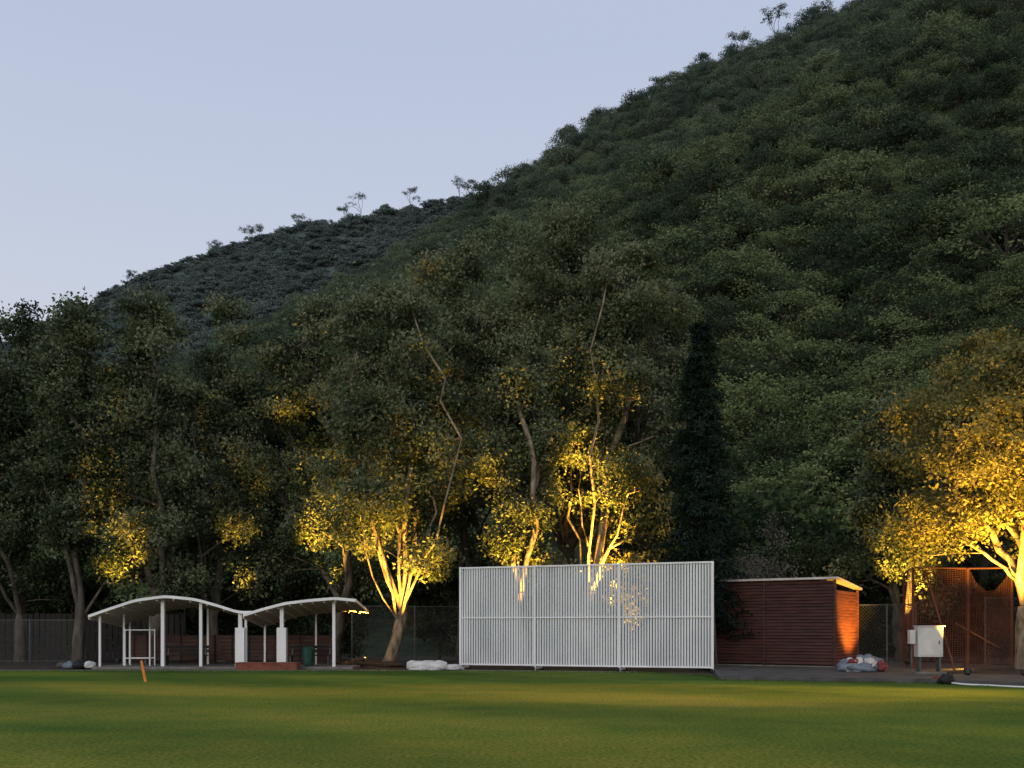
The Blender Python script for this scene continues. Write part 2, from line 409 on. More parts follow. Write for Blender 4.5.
# ------------------------------------------------------------------ hills
def nz(x,y,s): return noise.noise(Vector((x*s,y*s,3.3)))
PX=[-600,-200,100,200,260,330,400,450,500,540,600,700,800,860,1024,1300,1700]
PY=[520,460,395,352,322,284,247,215,178,158,114,60,22,-2,-82,-150,-190]
def near_R(px): return float(np.interp(px,[-600,200,500,1024,1700],[250,290,340,365,380]))
def near_z(px,Y,extra=True):
    R=near_R(px); py=float(np.interp(px,PX,PY)); zr=CAMH+(HZ-py)/F*R-4.5
    t=(Y-66)/(R-66)
    if t<=0: return -0.3
    x=(px-512)/F*Y
    if t<=1: z=zr*t**1.12
    else: z=zr-(Y-R)*0.45
    tt=min(t,1.0)
    z+= (nz(x,Y,0.012)*26+nz(x,Y,0.035)*7)*math.sin(math.pi*min(tt*1.12,1))
    # side spur descending to the right
    sp=math.exp(-((px-(1120-1.5*(Y-90)))/170)**2)
    z+= sp*12*math.sin(math.pi*min(tt*1.6,1))
    return max(z,-0.3)
FX=[-900,-300,0,75,120,160,220,300,360,430,480,560,700]
FY=[400,365,338,306,279,266,244,220,212,197,190,188,188]
FR=560
def far_z(px,Y):
    py=float(np.interp(px,FX,FY)); zr=CAMH+(HZ-py)/F*FR-5
    t=(Y-330)/(FR-330); x=(px-512)/F*Y
    if t<=0: return -0.3
    z=zr*t**0.9 if t<=1 else zr-(Y-FR)*0.4
    z+=(nz(x,Y,0.01)*20+nz(x,Y,0.04)*6)*math.sin(math.pi*min(t*1.05,1))
    return max(z,-0.3)
def terrain(name, zf, pxs, Ys, m):
    V=[];Q=[]
    for px in pxs:
        for Y in Ys: V.append(((px-512)/F*Y,Y,zf(px,Y)))
    n=len(Ys)
    for i in range(len(pxs)-1):
        for j in range(n-1): a=i*n+j; Q.append((a,a+n,a+n+1,a+1))
    me=quads_mesh(name,V,Q,[m],smooth=True); return link(bpy.data.objects.new(name,me))
terrain('forested_hill',near_z,np.arange(-600,1701,20),np.arange(62,520,6),M_hillgr)
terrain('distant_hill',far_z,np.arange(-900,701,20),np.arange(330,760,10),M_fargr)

def crown_src(name, seed, lm, kind=0, L=0.36, per=20):
    rng=np.random.default_rng(seed); lobes=[]
    K=[11,13,9,8][kind]; spread=[2.9,3.4,2.1,2.5][kind]; rr0=[(.9,1.4),(.7,1.25),(.85,1.3),(1.1,1.7)][kind]; drop=[2.3,1.7,3.2,2.6][kind]; top=[5.2,4.7,5.7,4.6][kind]
    for k in range(K):
        a=k*2.4+rng.uniform(-.5,.5); f=(k/K)
        R=spread*math.sqrt(f)*rng.uniform(.75,1.2); r=rng.uniform(*rr0)
        z=top-drop*f**1.1+rng.uniform(-.45,.45)
        lobes.append((np.array([R*math.cos(a),R*math.sin(a),z]),np.array([r,r,r*0.8])))
    C=crown_from_lobes(rng,lobes,ncl=90)
    # leafy skirt so the canopy closes down to the ground
    m=18; a=rng.uniform(0,6.28,m); rr=rng.uniform(1.2,2.9,m)
    C=np.concatenate([C,np.stack([rr*np.cos(a),rr*np.sin(a),rng.uniform(.4,2.4,m)],1)])
    k=len(C); idx=np.repeat(np.arange(k),per); n=len(idx)
    off=rng.normal(size=(n,3))*np.array([.36,.36,.22]); P=C[idx]+off
    lv,lq=leaf_quads(rng,P,L,L*0.62,0.1)
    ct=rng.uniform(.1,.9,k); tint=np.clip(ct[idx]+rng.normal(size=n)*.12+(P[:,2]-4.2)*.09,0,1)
    nodes=[np.array([0,0,-1.5]),np.array([.1,0,1.5]),np.array([0,.1,4.0])]; par=[-1,0,1]; rad=[.2,.16,.08]
    for c,_ in lobes: nodes.append(c); par.append(1); rad.append(.05)
    tv,tq=tube_quads(np.array(nodes),par,rad,5)
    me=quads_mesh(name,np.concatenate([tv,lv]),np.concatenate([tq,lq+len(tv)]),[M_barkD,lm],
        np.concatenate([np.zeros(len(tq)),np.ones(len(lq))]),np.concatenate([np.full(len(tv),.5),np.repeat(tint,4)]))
    return bpy.data.objects.new(name,me)

def collection(name,objs):
    c=bpy.data.collections.new(name)
    for o in objs: c.objects.link(o)
    return c

def scatter(name, pts, scl, rot, idx, coll):
    me=bpy.data.meshes.new(name); me.vertices.add(len(pts)); me.vertices.foreach_set('co',np.asarray(pts,dtype=np.float32).ravel())
    a=me.attributes.new('scl','FLOAT_VECTOR','POINT'); a.data.foreach_set('vector',np.asarray(scl,dtype=np.float32).ravel())
    a=me.attributes.new('rt','FLOAT_VECTOR','POINT'); a.data.foreach_set('vector',np.asarray(rot,dtype=np.float32).ravel())
    a=me.attributes.new('vid','INT','POINT'); a.data.foreach_set('value',np.asarray(idx,dtype=np.int32))
    me.update(); o=link(bpy.data.objects.new(name,me))
    ng=bpy.data.node_groups.new(name+'_gn','GeometryNodeTree')
    ng.interface.new_socket('Geometry',in_out='INPUT',socket_type='NodeSocketGeometry')
    ng.interface.new_socket('Geometry',in_out='OUTPUT',socket_type='NodeSocketGeometry')
    N=ng.nodes;L=ng.links
    gi=N.new('NodeGroupInput');go=N.new('NodeGroupOutput')
    ci=N.new('GeometryNodeCollectionInfo'); ci.inputs['Collection'].default_value=coll
    ci.inputs['Separate Children'].default_value=True; ci.inputs['Reset Children'].default_value=True
    ip=N.new('GeometryNodeInstanceOnPoints'); ip.inputs['Pick Instance'].default_value=True
    def na(nm,t):
        q=N.new('GeometryNodeInputNamedAttribute'); q.data_type=t; q.inputs['Name'].default_value=nm; return q.outputs[0]
    L.new(gi.outputs[0],ip.inputs['Points']); L.new(ci.outputs[0],ip.inputs['Instance'])
    L.new(na('vid','INT'),ip.inputs['Instance Index']); L.new(na('rt','FLOAT_VECTOR'),ip.inputs['Rotation']); L.new(na('scl','FLOAT_VECTOR'),ip.inputs['Scale'])
    L.new(ip.outputs[0],go.inputs[0])
    md=o.modifiers.new('scatter','NODES'); md.node_group=ng
    return o

kinds=[0,0,0,1,1,2,1,3,3,0,2,1]
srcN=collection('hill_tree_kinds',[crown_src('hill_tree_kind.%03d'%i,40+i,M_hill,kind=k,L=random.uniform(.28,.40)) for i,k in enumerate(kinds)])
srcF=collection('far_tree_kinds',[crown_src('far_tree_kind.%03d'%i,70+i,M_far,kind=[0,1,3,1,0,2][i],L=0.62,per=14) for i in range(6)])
rg=np.random.default_rng(5)
pts=[];sc=[]
Y=64.0
while Y<400:
    sp=3.6+Y*0.0026; x=-0.62*Y+rg.uniform(0,sp)
    while x<0.64*Y:
        xx=x+rg.uniform(-.5,.5)*sp; yy=Y+rg.uniform(-.55,.55)*sp; px=xx/yy*F+512
        hidden = (px<700 and yy<120 and near_z(px,yy)/yy<0.22)
        if yy<near_R(px)+8 and not (hidden and rg.random()<0.7):
            z=near_z(px,yy); pts.append((xx,yy,z-0.8)); s=rg.uniform(.6,1.15)*(1.0 if yy>90 else 1.15)
            if rg.random()<0.10: s*=1.4
            sc.append((s*rg.uniform(1.0,1.4),s*rg.uniform(1.0,1.4),s*rg.uniform(.7,1.1)))
        x+=sp
    Y+=sp*0.9
n=len(pts); print('hill pts',n)
rt=np.stack([rg.normal(size=n)*.12,rg.normal(size=n)*.12,rg.uniform(0,6.28,n)],1)
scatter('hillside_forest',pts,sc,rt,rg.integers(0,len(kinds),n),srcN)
pts=[];sc=[]
for _ in range(3000):
    yy=rg.uniform(425,574); px=rg.uniform(-130,520); xx=(px-512)/F*yy
    pts.append((xx,yy,far_z(px,yy)-1.6-rg.uniform(0,1.0))); s=rg.uniform(.7,1.4); sc.append((s*1.3,s*1.3,s*rg.uniform(.65,.9)))
n=len(pts)
rt=np.stack([rg.normal(size=n)*.15,rg.normal(size=n)*.15,rg.uniform(0,6.28,n)],1)
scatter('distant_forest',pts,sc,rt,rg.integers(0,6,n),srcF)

# emergent skyline trees
def ridge_tree(px, hpx, wpx, seed, far=False):
    rng=np.random.default_rng(seed)
    D=FR if far else near_R(px)-2
    z=(far_z(px,D) if far else near_z(px,D))+1
    H=hpx/F*D+4.5; w=wpx/F*D/2; x=(px-512)/F*D
    lobes=[]; K=int(rng.integers(5,9)); sk=rng.uniform(-.4,.4)
    for k in range(K):
        a=k*2.4; u=rng.uniform(0,1); R=w*(.25+.6*u)*(k>0); r=w*rng.uniform(.22,.42)
        lobes.append((np.array([x+sk*w+R*math.cos(a),D+R*math.sin(a)*.6,z+H*(1-.45*u*rng.uniform(.3,1))-r*.4]),np.array([r,r,r*.42])))
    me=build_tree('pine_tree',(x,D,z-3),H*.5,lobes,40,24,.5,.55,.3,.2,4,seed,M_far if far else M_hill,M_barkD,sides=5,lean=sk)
    link(bpy.data.objects.new('pine_tree',me))
for i,(px,h,w,fr) in enumerate([(776,22,44,0),(741,11,28,0),(826,8,34,0),(814,6,20,0),(560,12,22,0),(572,8,14,0),(598,5,18,0),(460,15,22,1),(470,11,18,1),(484,8,20,1),(410,13,22,1),(361,18,30,1),(346,6,18,1),(300,5,24,1),(250,8,22,1),(262,5,16,1),(215,4,18,1),(130,4,18,1),(660,3,20,0),(705,3,22,0)]):
    ridge_tree(px,h,w,200+i,bool(fr))

# ------------------------------------------------------------------ ground
b=B(); b.add([(-2500,-1500,0),(2500,-1500,0),(2500,3000,0),(-2500,3000,0)],[(0,1,2,3)],M_soil); b.obj('ground')
edge=[(-150,42),(0,41.2),(460,41.2),(640,39.6),(700,37.2),(722,33.6),(930,31.6),(1024,29.6),(1400,22)]
EP=[W(p,d) for p,d in edge]
b=B(); vs=[(-80,-60,.004),(60,-60,.004)]+[(60,22,.004)]+[(v.x,v.y,.004) for v in reversed(EP)]+[(-80,42,.004)]
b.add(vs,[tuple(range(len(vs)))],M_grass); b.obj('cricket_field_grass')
# ragged taller grass along the field edge
rng=np.random.default_rng(77); P=[]
for p,q in zip(EP[:-1],EP[1:]):
    Lg=(q-p).length; n=int(Lg*110); t=rng.uniform(0,1,n)[:,None]
    P.append(np.array(p)[None]*(1-t)+np.array(q)[None]*t+np.stack([rng.normal(size=n)*.03,rng.normal(size=n)*.07-.05,np.zeros(n)],1))
P=np.concatenate(P); n=len(P); d=rng.normal(size=(n,3))*.35; d[:,2]=1; d/=np.linalg.norm(d,axis=1,keepdims=True)
s=np.stack([rng.normal(size=n),rng.normal(size=n)*.3,np.zeros(n)],1); s/=np.linalg.norm(s,axis=1,keepdims=True); h=(rng.uniform(.03,.10,n))[:,None]
V=np.stack([P-s*.008,P+s*.008,P+d*h+s*.002,P+d*h-s*.002],1).reshape(-1,3)
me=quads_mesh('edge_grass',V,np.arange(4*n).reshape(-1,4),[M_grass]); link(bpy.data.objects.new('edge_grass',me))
# path strip behind the field edge
b=B(); pl=[W(-150,42),W(0,41.2),W(460,41.2),W(640,39.6)]; 
vs=[(v.x,v.y+0.03,.008) for v in pl]+[(v.x,v.y+1.3,.008) for v in reversed(pl)]
b.add(vs,[tuple(range(len(vs)))],M_conc); b.obj('path')
# kerb + platform by the shed
k=[W(716,34.2),W(722,33.6),W(930,31.6),W(1024,29.6),W(1300,25)]
b=B()
for p,q in zip(k[1:-1],k[2:]):
    b.bar(p+Vector((0,.1,.06)),q+Vector((0,.1,.06)),.16,M_kerb,.18)
b.bar(W(722,33.6)+Vector((0,.2,.06)),W(716,40)+Vector((0,0,.06)),.16,M_kerb,.18)
b.obj('kerb')
b=B(); top=[v+Vector((0,.2,.11)) for v in k[1:]]; back=[Vector((22,46,.11)),Vector((20,50,.11)),Vector((7,50,.11)),W(716,40)+Vector((0.1,0,.11))]
vs=[Vector(v) for v in top+back]; b.add(vs,[tuple(range(len(vs)))],M_yard); b.obj('paved_yard')

# ------------------------------------------------------------------ sight screen
e=empty('cricket_sight_screen')
A=Vector((-2.21,43.4,0)); C=Vector((7.94,39.5,0)); U=(C-A); Ln=U.length; U.normalize(); Nn=Vector((U.y,-U.x,0)).normalized()
if Nn.y>0: Nn=-Nn
zt=4.38; zb=0.22
b=B(); n=int(Ln/0.115)
rs=random.Random(3)
for i in range(n):
    p=A+U*(0.06+i*(Ln-0.12)/(n-1)); dz=rs.uniform(-.008,.008)
    b.box(p+Vector((0,0,(zt+zb)/2))+Nn*rs.uniform(-.003,.003),(0.080,0.018,zt-zb-0.06),M_slat,X=(U+Nn*rs.uniform(-.08,.08)))
b.obj('slats',e)
b=B()
for t in (0,(538-461)/252*1.03,(622-461)/252*1.02,1.0):
    p=A+U*(t*Ln)
    b.box(p+Nn*0.065+Vector((0,0,zt/2+.02)),(0.085,0.085,zt+.04),M_white,X=U)
    b.bar(p-Nn*0.06+Vector((0,0,2.9)),p-Nn*0.9+Vector((0,0,.12)),.06,M_post)
    b.bar(p+Nn*0.1+Vector((0,0,.1)),p-Nn*1.0+Vector((0,0,.1)),.08,M_white)
    b.cyl(p+Nn*.28+U*.05+Vector((0,0,.09)),p+Nn*.28-U*.05+Vector((0,0,.09)),.085,M_black,12)
    b.cyl(p-Nn*0.9+U*.05+Vector((0,0,.09)),p-Nn*0.9-U*.05+Vector((0,0,.09)),.085,M_black,12)
for z,h in ((zt,.07),(2.22,.05),(zb,.07)):
    b.bar(A+Nn*.045+Vector((0,0,z)),C+Nn*.045+Vector((0,0,z)),.05,M_white,h)
for z in (1.2,3.3):
    b.bar(A-Nn*.045+Vector((0,0,z)),C-Nn*.045+Vector((0,0,z)),.04,M_darkw,.04)
b.obj('frame',e,bevel=.006)

# ------------------------------------------------------------------ timber shed
e=empty('timber_shed')
c0=Vector((13.73,42.5,0)); u=Vector((-.835,.549,0)).normalized(); v=Vector((.549,.835,0)).normalized()
wl=6.6; dl=3.6; hf=3.84; hb=3.5; zb=.14
b=B()
b.box(c0+u*wl/2+v*dl/2+Vector((0,0,1.75)),(wl-.12,dl-.12,3.3),M_darkw,X=u,Y=v)
b.obj('inner_walls',e)
b=B(); nsl=26; ph=(hf-zb-.1)/nsl
for i in range(nsl):
    z=zb+.08+ph*(i+.5)
    for s0,s1 in ((0.07,3.02),(3.1,wl-.05)):
        cc=c0+u*(s0+s1)/2-v*.015+Vector((0,0,z+rs.uniform(-.006,.006)))
        Yl=(v*rs.uniform(.42,.58)+Vector((0,0,1))).normalized()
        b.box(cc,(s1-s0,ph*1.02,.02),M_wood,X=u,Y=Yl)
b.obj('front_louvres',e)
b=B()
for i in range(nsl):
    z=zb+.08+ph*(i+.5)
    if z>hb-.05: continue
    cc=c0+v*dl/2-u*.02+Vector((0,0,z))
    b.box(cc,(dl-.16,ph*.98,.02),M_woodLit,X=v,Y=(u*rs.uniform(.4,.6)+Vector((0,0,1))).normalized())
b.obj('side_louvres',e)
b=B()
for s in (0,3.06,wl):
    b.box(c0+u*s-v*.03+Vector((0,0,(hf+zb)/2)),(.09,.11,hf-zb),M_wood,X=u,Y=v)
b.box(c0+v*dl-u*.01+Vector((0,0,(hb+zb)/2)),(.1,.1,hb-zb),M_woodLit,X=u,Y=v)
b.box(c0+u*wl/2+v*dl/2+Vector((0,0,.11)),(wl+.1,dl+.1,.1),M_conc,X=u,Y=v)
b.obj('corner_posts',e)
b=B()
o=.18
pts4=[c0-u*o-v*o,c0+u*(wl+o)-v*o,c0+u*(wl+o)+v*(dl+o),c0-u*o+v*(dl+o)]
zz=[hf+.03,hf+.03,hb+.02,hb+.02]
vs=[p+Vector((0,0,z)) for p,z in zip(pts4,zz)]+[p+Vector((0,0,z+.09)) for p,z in zip(pts4,zz)]
b.add(vs,[(3,2,1,0),(4,5,6,7),(0,1,5,4),(1,2,6,5),(2,3,7,6),(3,0,4,7)],M_roof)
b.obj('roof',e)

# ------------------------------------------------------------------ pavilion with wavy roof
e=empty('open_pavilion')
def wave(px_pts, D0, D1, name, fall):
    xs=np.array([p[0] for p in px_pts],float); ys=np.array([p[1] for p in px_pts],float)
    X=(xs-512)/F*D0; Z=CAMH+(HZ-ys)/F*D0
    t=np.linspace(0,1,60); xx=X[0]+(X[-1]-X[0])*t
    zz=np.interp(xx,X,Z); ker=np.hanning(9); ker/=ker.sum(); zp=np.pad(zz,4,mode='reflect',reflect_type='odd'); zz=np.convolve(zp,ker,'valid')
    b=B(); th=.12; n=len(xx)
    vs=[]
    for x,z in zip(xx,zz): vs+= [(x,D0,z-th),(x,D0,z),(x,D1,z-fall),(x,D1,z-fall-th)]
    top=[];bot=[]
    for i in range(n-1):
        a=i*4;c=a+4; top+= [(a,c,c+1,a+1),(a+1,c+1,c+2,a+2),(a+2,c+2,c+3,a+3)]; bot.append((a+3,c+3,c,a))
    b.add(vs,top+[(0,1,2,3),(4*n-1,4*n-2,4*n-3,4*n-4)],M_white); 
    k=b.mi(M_beige); 
    for f in bot: b.f.append(f); b.m.append(k)
    for j in range(0,n,6):
        b.bar((xx[j],D0+.12,zz[j]-th-.04),(xx[j],D1-.1,zz[j]-fall-th-.03),.06,M_beige,.08)
    b.obj(name,e)
    return xx,zz
r1=wave([(88,615),(108,608),(135,599),(165,595),(195,598),(220,605),(238,611),(254,611)],43.2,47.2,'roof_left_wave',.32)
r2=wave([(243,614),(262,608),(285,602),(310,599),(335,597),(356,599)],42.8,46.6,'roof_right_wave',.42)
def roofz(x,r,D=43.5): return float(np.interp(x,r[0],r[1]))-.13-max(0,(D-43.2))*.09
b=B()
for px,D,w,r in ((100,43.6,.09,r1),(124,44.8,.08,r1),(163,43.8,.15,r1),(201,43.7,.13,r1),(208,46.6,.09,r1),(150,46.8,.08,r1),(334,43.4,.13,r2),(265,46.2,.09,r2),(316,46.2,.08,r2),(130,46.8,.08,r1)):
    p=W(px,D); z=roofz(p.x,r,D); b.box(p+Vector((0,0,z/2+.02)),(w,w,z+.0),M_white)
for px,D,r in ((240.5,43.4,r1),(282,43.3,r2)):
    p=W(px,D); z=roofz(p.x,r,D)
    b.box(p+Vector((0,0,.9)),(.40,.3,1.8),M_white)
    b.box(p+Vector((0,0,1.8+(z-1.8)/2)),(.16,.16,z-1.8),M_white)
p=W(246,43.5); b.box(p+Vector((0,0,1.1)),(.1,.12,2.2),M_white)
b.obj('columns',e,bevel=.008)
b=B()
x0=W(90,43).x; x1=W(352,43).x
b.box(((x0+x1)/2,45.1,.05),(x1-x0,3.9,.12),M_conc)
b.obj('floor_slab',e)
b=B()
for i in range(12):
    xa=W(130,47).x+i*.8
    for j in range(7): b.box((xa+.38,47.1,.35+j*.17),(.75,.03,.15),M_wood)
    b.box((xa-.02,47.1,.75),(.07,.08,1.45),M_darkw)
b.obj('back_screen_wall',e)
b=B()
p=W(268,42.6); b.box(p+Vector((0,0,.14)),(2.6,.7,.28),M_brick); b.box(p+Vector((0,0,.30)),(2.66,.76,.05),M_brick)
b.obj('brick_step',e,bevel=.01)
for (px,D) in ((185,45.4),(310,45.2)):
    b=B(); p=W(px,D)
    for j in range(3): b.box(p+Vector((0,-.16+j*.16,.55)),(2.0,.13,.04),M_darkw)
    for j in range(2): b.box(p+Vector((0,.3,.75+j*.18)),(2.0,.03,.13),M_darkw)
    for s in (-.85,.85):
        b.box(p+Vector((s,0,.3)),(.06,.4,.46),M_post); b.bar(p+Vector((s,.24,.3)),p+Vector((s,.34,1.05)),.05,M_post)
    b.obj('bench',None)
b=B(); p=W(140,44.6)
for sx in (-.55,.55):
    for sy in (-.3,.3): b.cyl(p+Vector((sx,sy,.1)),p+Vector((sx,sy,1.75)),.03,M_white,8)
for z in (.45,1.7):
    for sy in (-.3,.3): b.cyl(p+Vector((-.55,sy,z)),p+Vector((.55,sy,z)),.025,M_white,8)
b.obj('equipment_rack')

# litter bin
b=B(); p=W(308,43.9); b.cyl(p+Vector((0,0,.1)),p+Vector((0,0,.9)),.2,M_green,14,r2=.25); b.cyl(p+Vector((0,0,.9)),p+Vector((0,0,.98)),.27,M_green,14,r2=.2)
b.cyl(p+Vector((0,-.24,.2)),p+Vector((0,-.26,.2)),.06,M_black,8); b.obj('litter_bin')

# ------------------------------------------------------------------ fences
def fence(name, p, q, h, pitch=.16, wr=.010, post=2.6, mw=M_wire, mp=M_post, rail=True, pr=.04):
    e=empty(name); p=Vector(p);q=Vector(q); d=q-p; Lg=d.length; X=d/Lg; b=B()
    n=max(1,round(Lg/post))
    for i in range(n+1):
        a=p+X*(Lg*i/n); b.cyl(a,a+Vector((0,0,h+.05)),pr,mp,8)
    if rail:
        b.cyl(p+Vector((0,0,h)),q+Vector((0,0,h)),.025,mp,6); b.cyl(p+Vector((0,0,.15)),q+Vector((0,0,.15)),.02,mp,6)
    b.obj('posts_and_rails',e)
    b=B(); Nn=Vector((-X.y,X.x,0)); k=int((Lg+h)/pitch)
    for s in (1,-1):
        for i in range(k):
            t0=-h+i*pitch if s==1 else i*pitch
            if s==1: ta,za,tb,zb_=t0,0,t0+h,h
            else: ta,za,tb,zb_=t0,0,t0-h,h
            if ta>tb: ta,za,tb,zb_=tb,zb_,ta,za
            if tb<=0 or ta>=Lg: continue
            m=(zb_-za)/(tb-ta)
            if ta<0: za=za-m*ta; ta=0
            if tb>Lg: zb_=zb_-m*(tb-Lg); tb=Lg
            a=p+X*ta+Vector((0,0,za)); g=p+X*tb+Vector((0,0,zb_)); dd=(g-a)
            if dd.length<.02: continue
            w=dd.normalized().cross(Nn)*wr/2; off=Nn*(.004*s)
            b.add([a+w+off,g+w+off,g-w+off,a-w+off],[(0,1,2,3)],mw)
    b.obj('wire_mesh',e)
    return e
fence('chain_link_fence',W(-80,50),W(85,50),2.2)
fence('chain_link_fence',W(352,50),W(475,52),2.9)
fence('chain_link_fence',W(858,45.8,z=.1),W(916,45.5,z=.1),2.75,post=1.3)
fence('chain_link_fence',W(985,44,z=.1),W(1150,42,z=.1),3.0)

# dark timber boundary fence behind, at the left
e=empty('timber_fence'); b=B()
for i in range(46):
    x=-31+i*.3; b.box((x,53.2+.05*math.sin(i),1.3+.02*math.sin(i*1.7)),(.26,.03,2.55),M_darkw)
b.obj('boards',e); b=B()
for i in range(8): b.box((-31+i*1.9,53.3,1.3),(.1,.1,2.7),M_darkw)
b.box((-24.3,53.27,2.1),(13.6,.06,.1),M_darkw); b.box((-24.3,53.27,.6),(13.6,.06,.1),M_darkw); b.obj('rails',e)

# ------------------------------------------------------------------ brown netting cage
e=empty('practice_net_cage')
a=W(913,41,z=.1); m=W(968,40,z=.1); c=W(1012,38.6,z=.1)
Ha=CAMH+(HZ-570)/F*41; Hc=4.0
b=B()
b.cyl(a,a+Vector((0,0,Ha)),.06,M_net,8); b.cyl(m,m+Vector((0,0,Ha-.1)),.06,M_net,8); b.cyl(c,c+Vector((0,0,Hc)),.05,M_net,8)
b.cyl(a+Vector((0,0,Ha)),m+Vector((0,0,Ha-.1)),.035,M_net,8); b.cyl(m+Vector((0,0,Ha-.1)),c+Vector((0,0,Hc)),.035,M_net,8)
b.cyl(W(925,41,z=Ha),W(955,38.8,z=.1),.045,M_net,8)
b.cyl(W(955,40.2,z=2.0),W(1000,38.9,z=1.0),.03,M_net,8)
b.cyl(a+Vector((1.2,4,0)),a+Vector((1.2,4,Ha)),.05,M_net,8); b.cyl(a+Vector((0,0,Ha)),a+Vector((1.2,4,Ha)),.03,M_net,8)
b.obj('frame_poles',e)
def netpanel(p,q,zt1,zt2,name,sag=.25,pitch=.09,w=.018):
    b=B(); p=Vector(p);q=Vector(q); Lg=(q-p).length; X=(q-p)/Lg; Nn=Vector((-X.y,X.x,0))
    def S(t,z): 
        h=zt1+(zt2-zt1)*t/Lg
        k=z/max(zt1,zt2)
        sg=-sag*math.sin(math.pi*t/Lg)*k*.8
        return p+X*t+Nn*(.18*math.sin(t*2.3)*math.sin(math.pi*k)+.05*math.sin(t*7+z*2))+Vector((0,0,max(0,z*h/max(zt1,zt2)+sg)))
    nt=int(Lg/pitch); zm=max(zt1,zt2); nzv=int(zm/pitch)
    for i in range(nt+1):
        t=Lg*i/nt
        for j in range(0,nzv,4):
            z0=zm*j/nzv; z1=zm*min(nzv,j+4)/nzv; A_=S(t,z0);B_=S(t,z1)
            b.add([A_-X*w/2,A_+X*w/2,B_+X*w/2,B_-X*w/2],[(0,1,2,3)],M_net)
    for j in range(nzv+1):
        z=zm*j/nzv
        for i in range(0,nt,4):
            t0=Lg*i/nt;t1=Lg*min(nt,i+4)/nt;A_=S(t0,z)+Nn*.004;B_=S(t1,z)+Nn*.004
            dz=Vector((0,0,w/2)); b.add([A_-dz,B_-dz,B_+dz,A_+dz],[(0,1,2,3)],M_net)
    b.obj(name,e)
netpanel(a,m,Ha,Ha-.1,'net_panel_front',.15)
netpanel(m,c,Ha-.1,Hc,'net_panel_side',1.2)
netpanel(a,a+Vector((1.2,4,0)),Ha,Ha,'net_panel_return',.15)

# ------------------------------------------------------------------ electrical cabinet
e=empty('electrical_cabinet'); p=W(928.5,36.5); b=B()
b.box(p+Vector((0,0,1.27)),(.9,.4,1.1),M_cab); b.box(p+Vector((.02,-.005,1.84)),(.98,.5,.04),M_cab)
b.box(p+Vector((0,-.208,1.27)),(.82,.02,1.0),M_cab); b.obj('box',e,bevel=.012)
b=B()
for s in (-.36,.36): b.box(p+Vector((s,0,.41)),(.06,.3,.6),M_post)
b.box(p+Vector((-.62,0,1.45)),(.2,.22,.5),M_cab); b.cyl(p+Vector((-.62,0,.1)),p+Vector((-.62,0,1.2)),.03,M_post,8)
b.box(p+Vector((.3,-.225,1.25)),(.03,.02,.14),M_black)
b.box(p+Vector((0,0,.14)),(1.1,.5,.08),M_conc)
b.obj('legs_and_fittings',e)

# ------------------------------------------------------------------ tarps, rolls, clutter
def lump(b, c, size, m, seed, n=20):
    c=Vector(c); vs=[]; ns=n; nr=n//2
    for j in range(nr+1):
        ph=math.pi*j/nr
        for i in range(ns):
            th=2*math.pi*i/ns; d=Vector((math.sin(ph)*math.cos(th),math.sin(ph)*math.sin(th),math.cos(ph)))
            k=1+.40*noise.noise(d*1.7+Vector((seed,0,0)))+.26*noise.noise(d*4.5+Vector((0,seed,0)))
            q=Vector((d.x*size[0],d.y*size[1],d.z*size[2]))*k; q.z=max(q.z,-size[2]*.55); vs.append(c+q)
    fs=[(j*ns+i,j*ns+(i+1)%ns,(j+1)*ns+(i+1)%ns,(j+1)*ns+i) for j in range(nr) for i in range(ns)]
    b.add(vs,[tuple(reversed(f)) for f in fs],m)
b=B(); sd=1
for px,D,s,m,z in ((848,38.5,(.42,.35,.28),M_tarpB,.28),(856,38.2,(.4,.35,.36),M_tarpW,.3),(866,38.4,(.45,.4,.42),M_tarpB,.32),(875,38.2,(.35,.35,.36),M_tarpB,.3),(881,38,(.2,.3,.25),M_tarpR,.3),(862,37.8,(.5,.3,.2),M_tarpB,.24),(870,37.9,(.2,.2,.22),M_tarpW,.44),(853,38.1,(.18,.25,.12),M_tarpR,.5)):
    sd+=1; lump(b,W(px,D,z=z),s,m,sd*3.1,26)
b.obj('tarpaulin_pile',smooth=True)
b=B(); p=W(407,42.2);q=W(447,41.8); d=(q-p); n=22; S=18; vs=[]
for i in range(n+1):
    t=i/n; c=p+d*t+Vector((0,0,.2))
    for k in range(S):
        a=2*math.pi*k/S; r=.22*(1+.25*noise.noise(Vector((t*7,math.cos(a)*1.2,math.sin(a)*1.2)))); 
        r*=1-.35*max(0,abs(t-.5)*2-.85)/.15
        vs.append(c+Vector((0,math.cos(a)*r*1.5,max(-.19,math.sin(a)*r))))
fs=[(i*S+k,i*S+(k+1)%S,(i+1)*S+(k+1)%S,(i+1)*S+k) for i in range(n) for k in range(S)]+[tuple(range(S)),tuple(reversed(range(n*S,n*S+S)))]
b.add(vs,fs,M_tarpW)
lump(b,W(452,41.9,z=.12),(.45,.3,.16),M_tarpW,9.2); lump(b,W(425,41.5,z=.08),(.6,.25,.12),M_tarpW,4.2)
for t in (.3,.7):
    c=p+d*t+Vector((0,0,.2)); b.cyl(c-Vector((.02,0,0)),c+Vector((.02,0,0)),.25,M_tarpB,14)
b.obj('rolled_pitch_cover',smooth=True)
b=B()
for i,(px,s,m) in enumerate(((70,(.35,.3,.2),M_tarpB),(80,(.3,.3,.28),M_black),(90,(.25,.25,.18),M_tarpW),(62,(.2,.25,.15),M_kerb))):
    lump(b,W(px,43.5,z=.15),s,m,i*2.7+50)
b.obj('equipment_bags',smooth=True)
b=B(); lump(b,W(378,46.5,z=.02),(2.6,1.4,.22),M_soil,77,40); b.obj('mulch_mound',smooth=True)
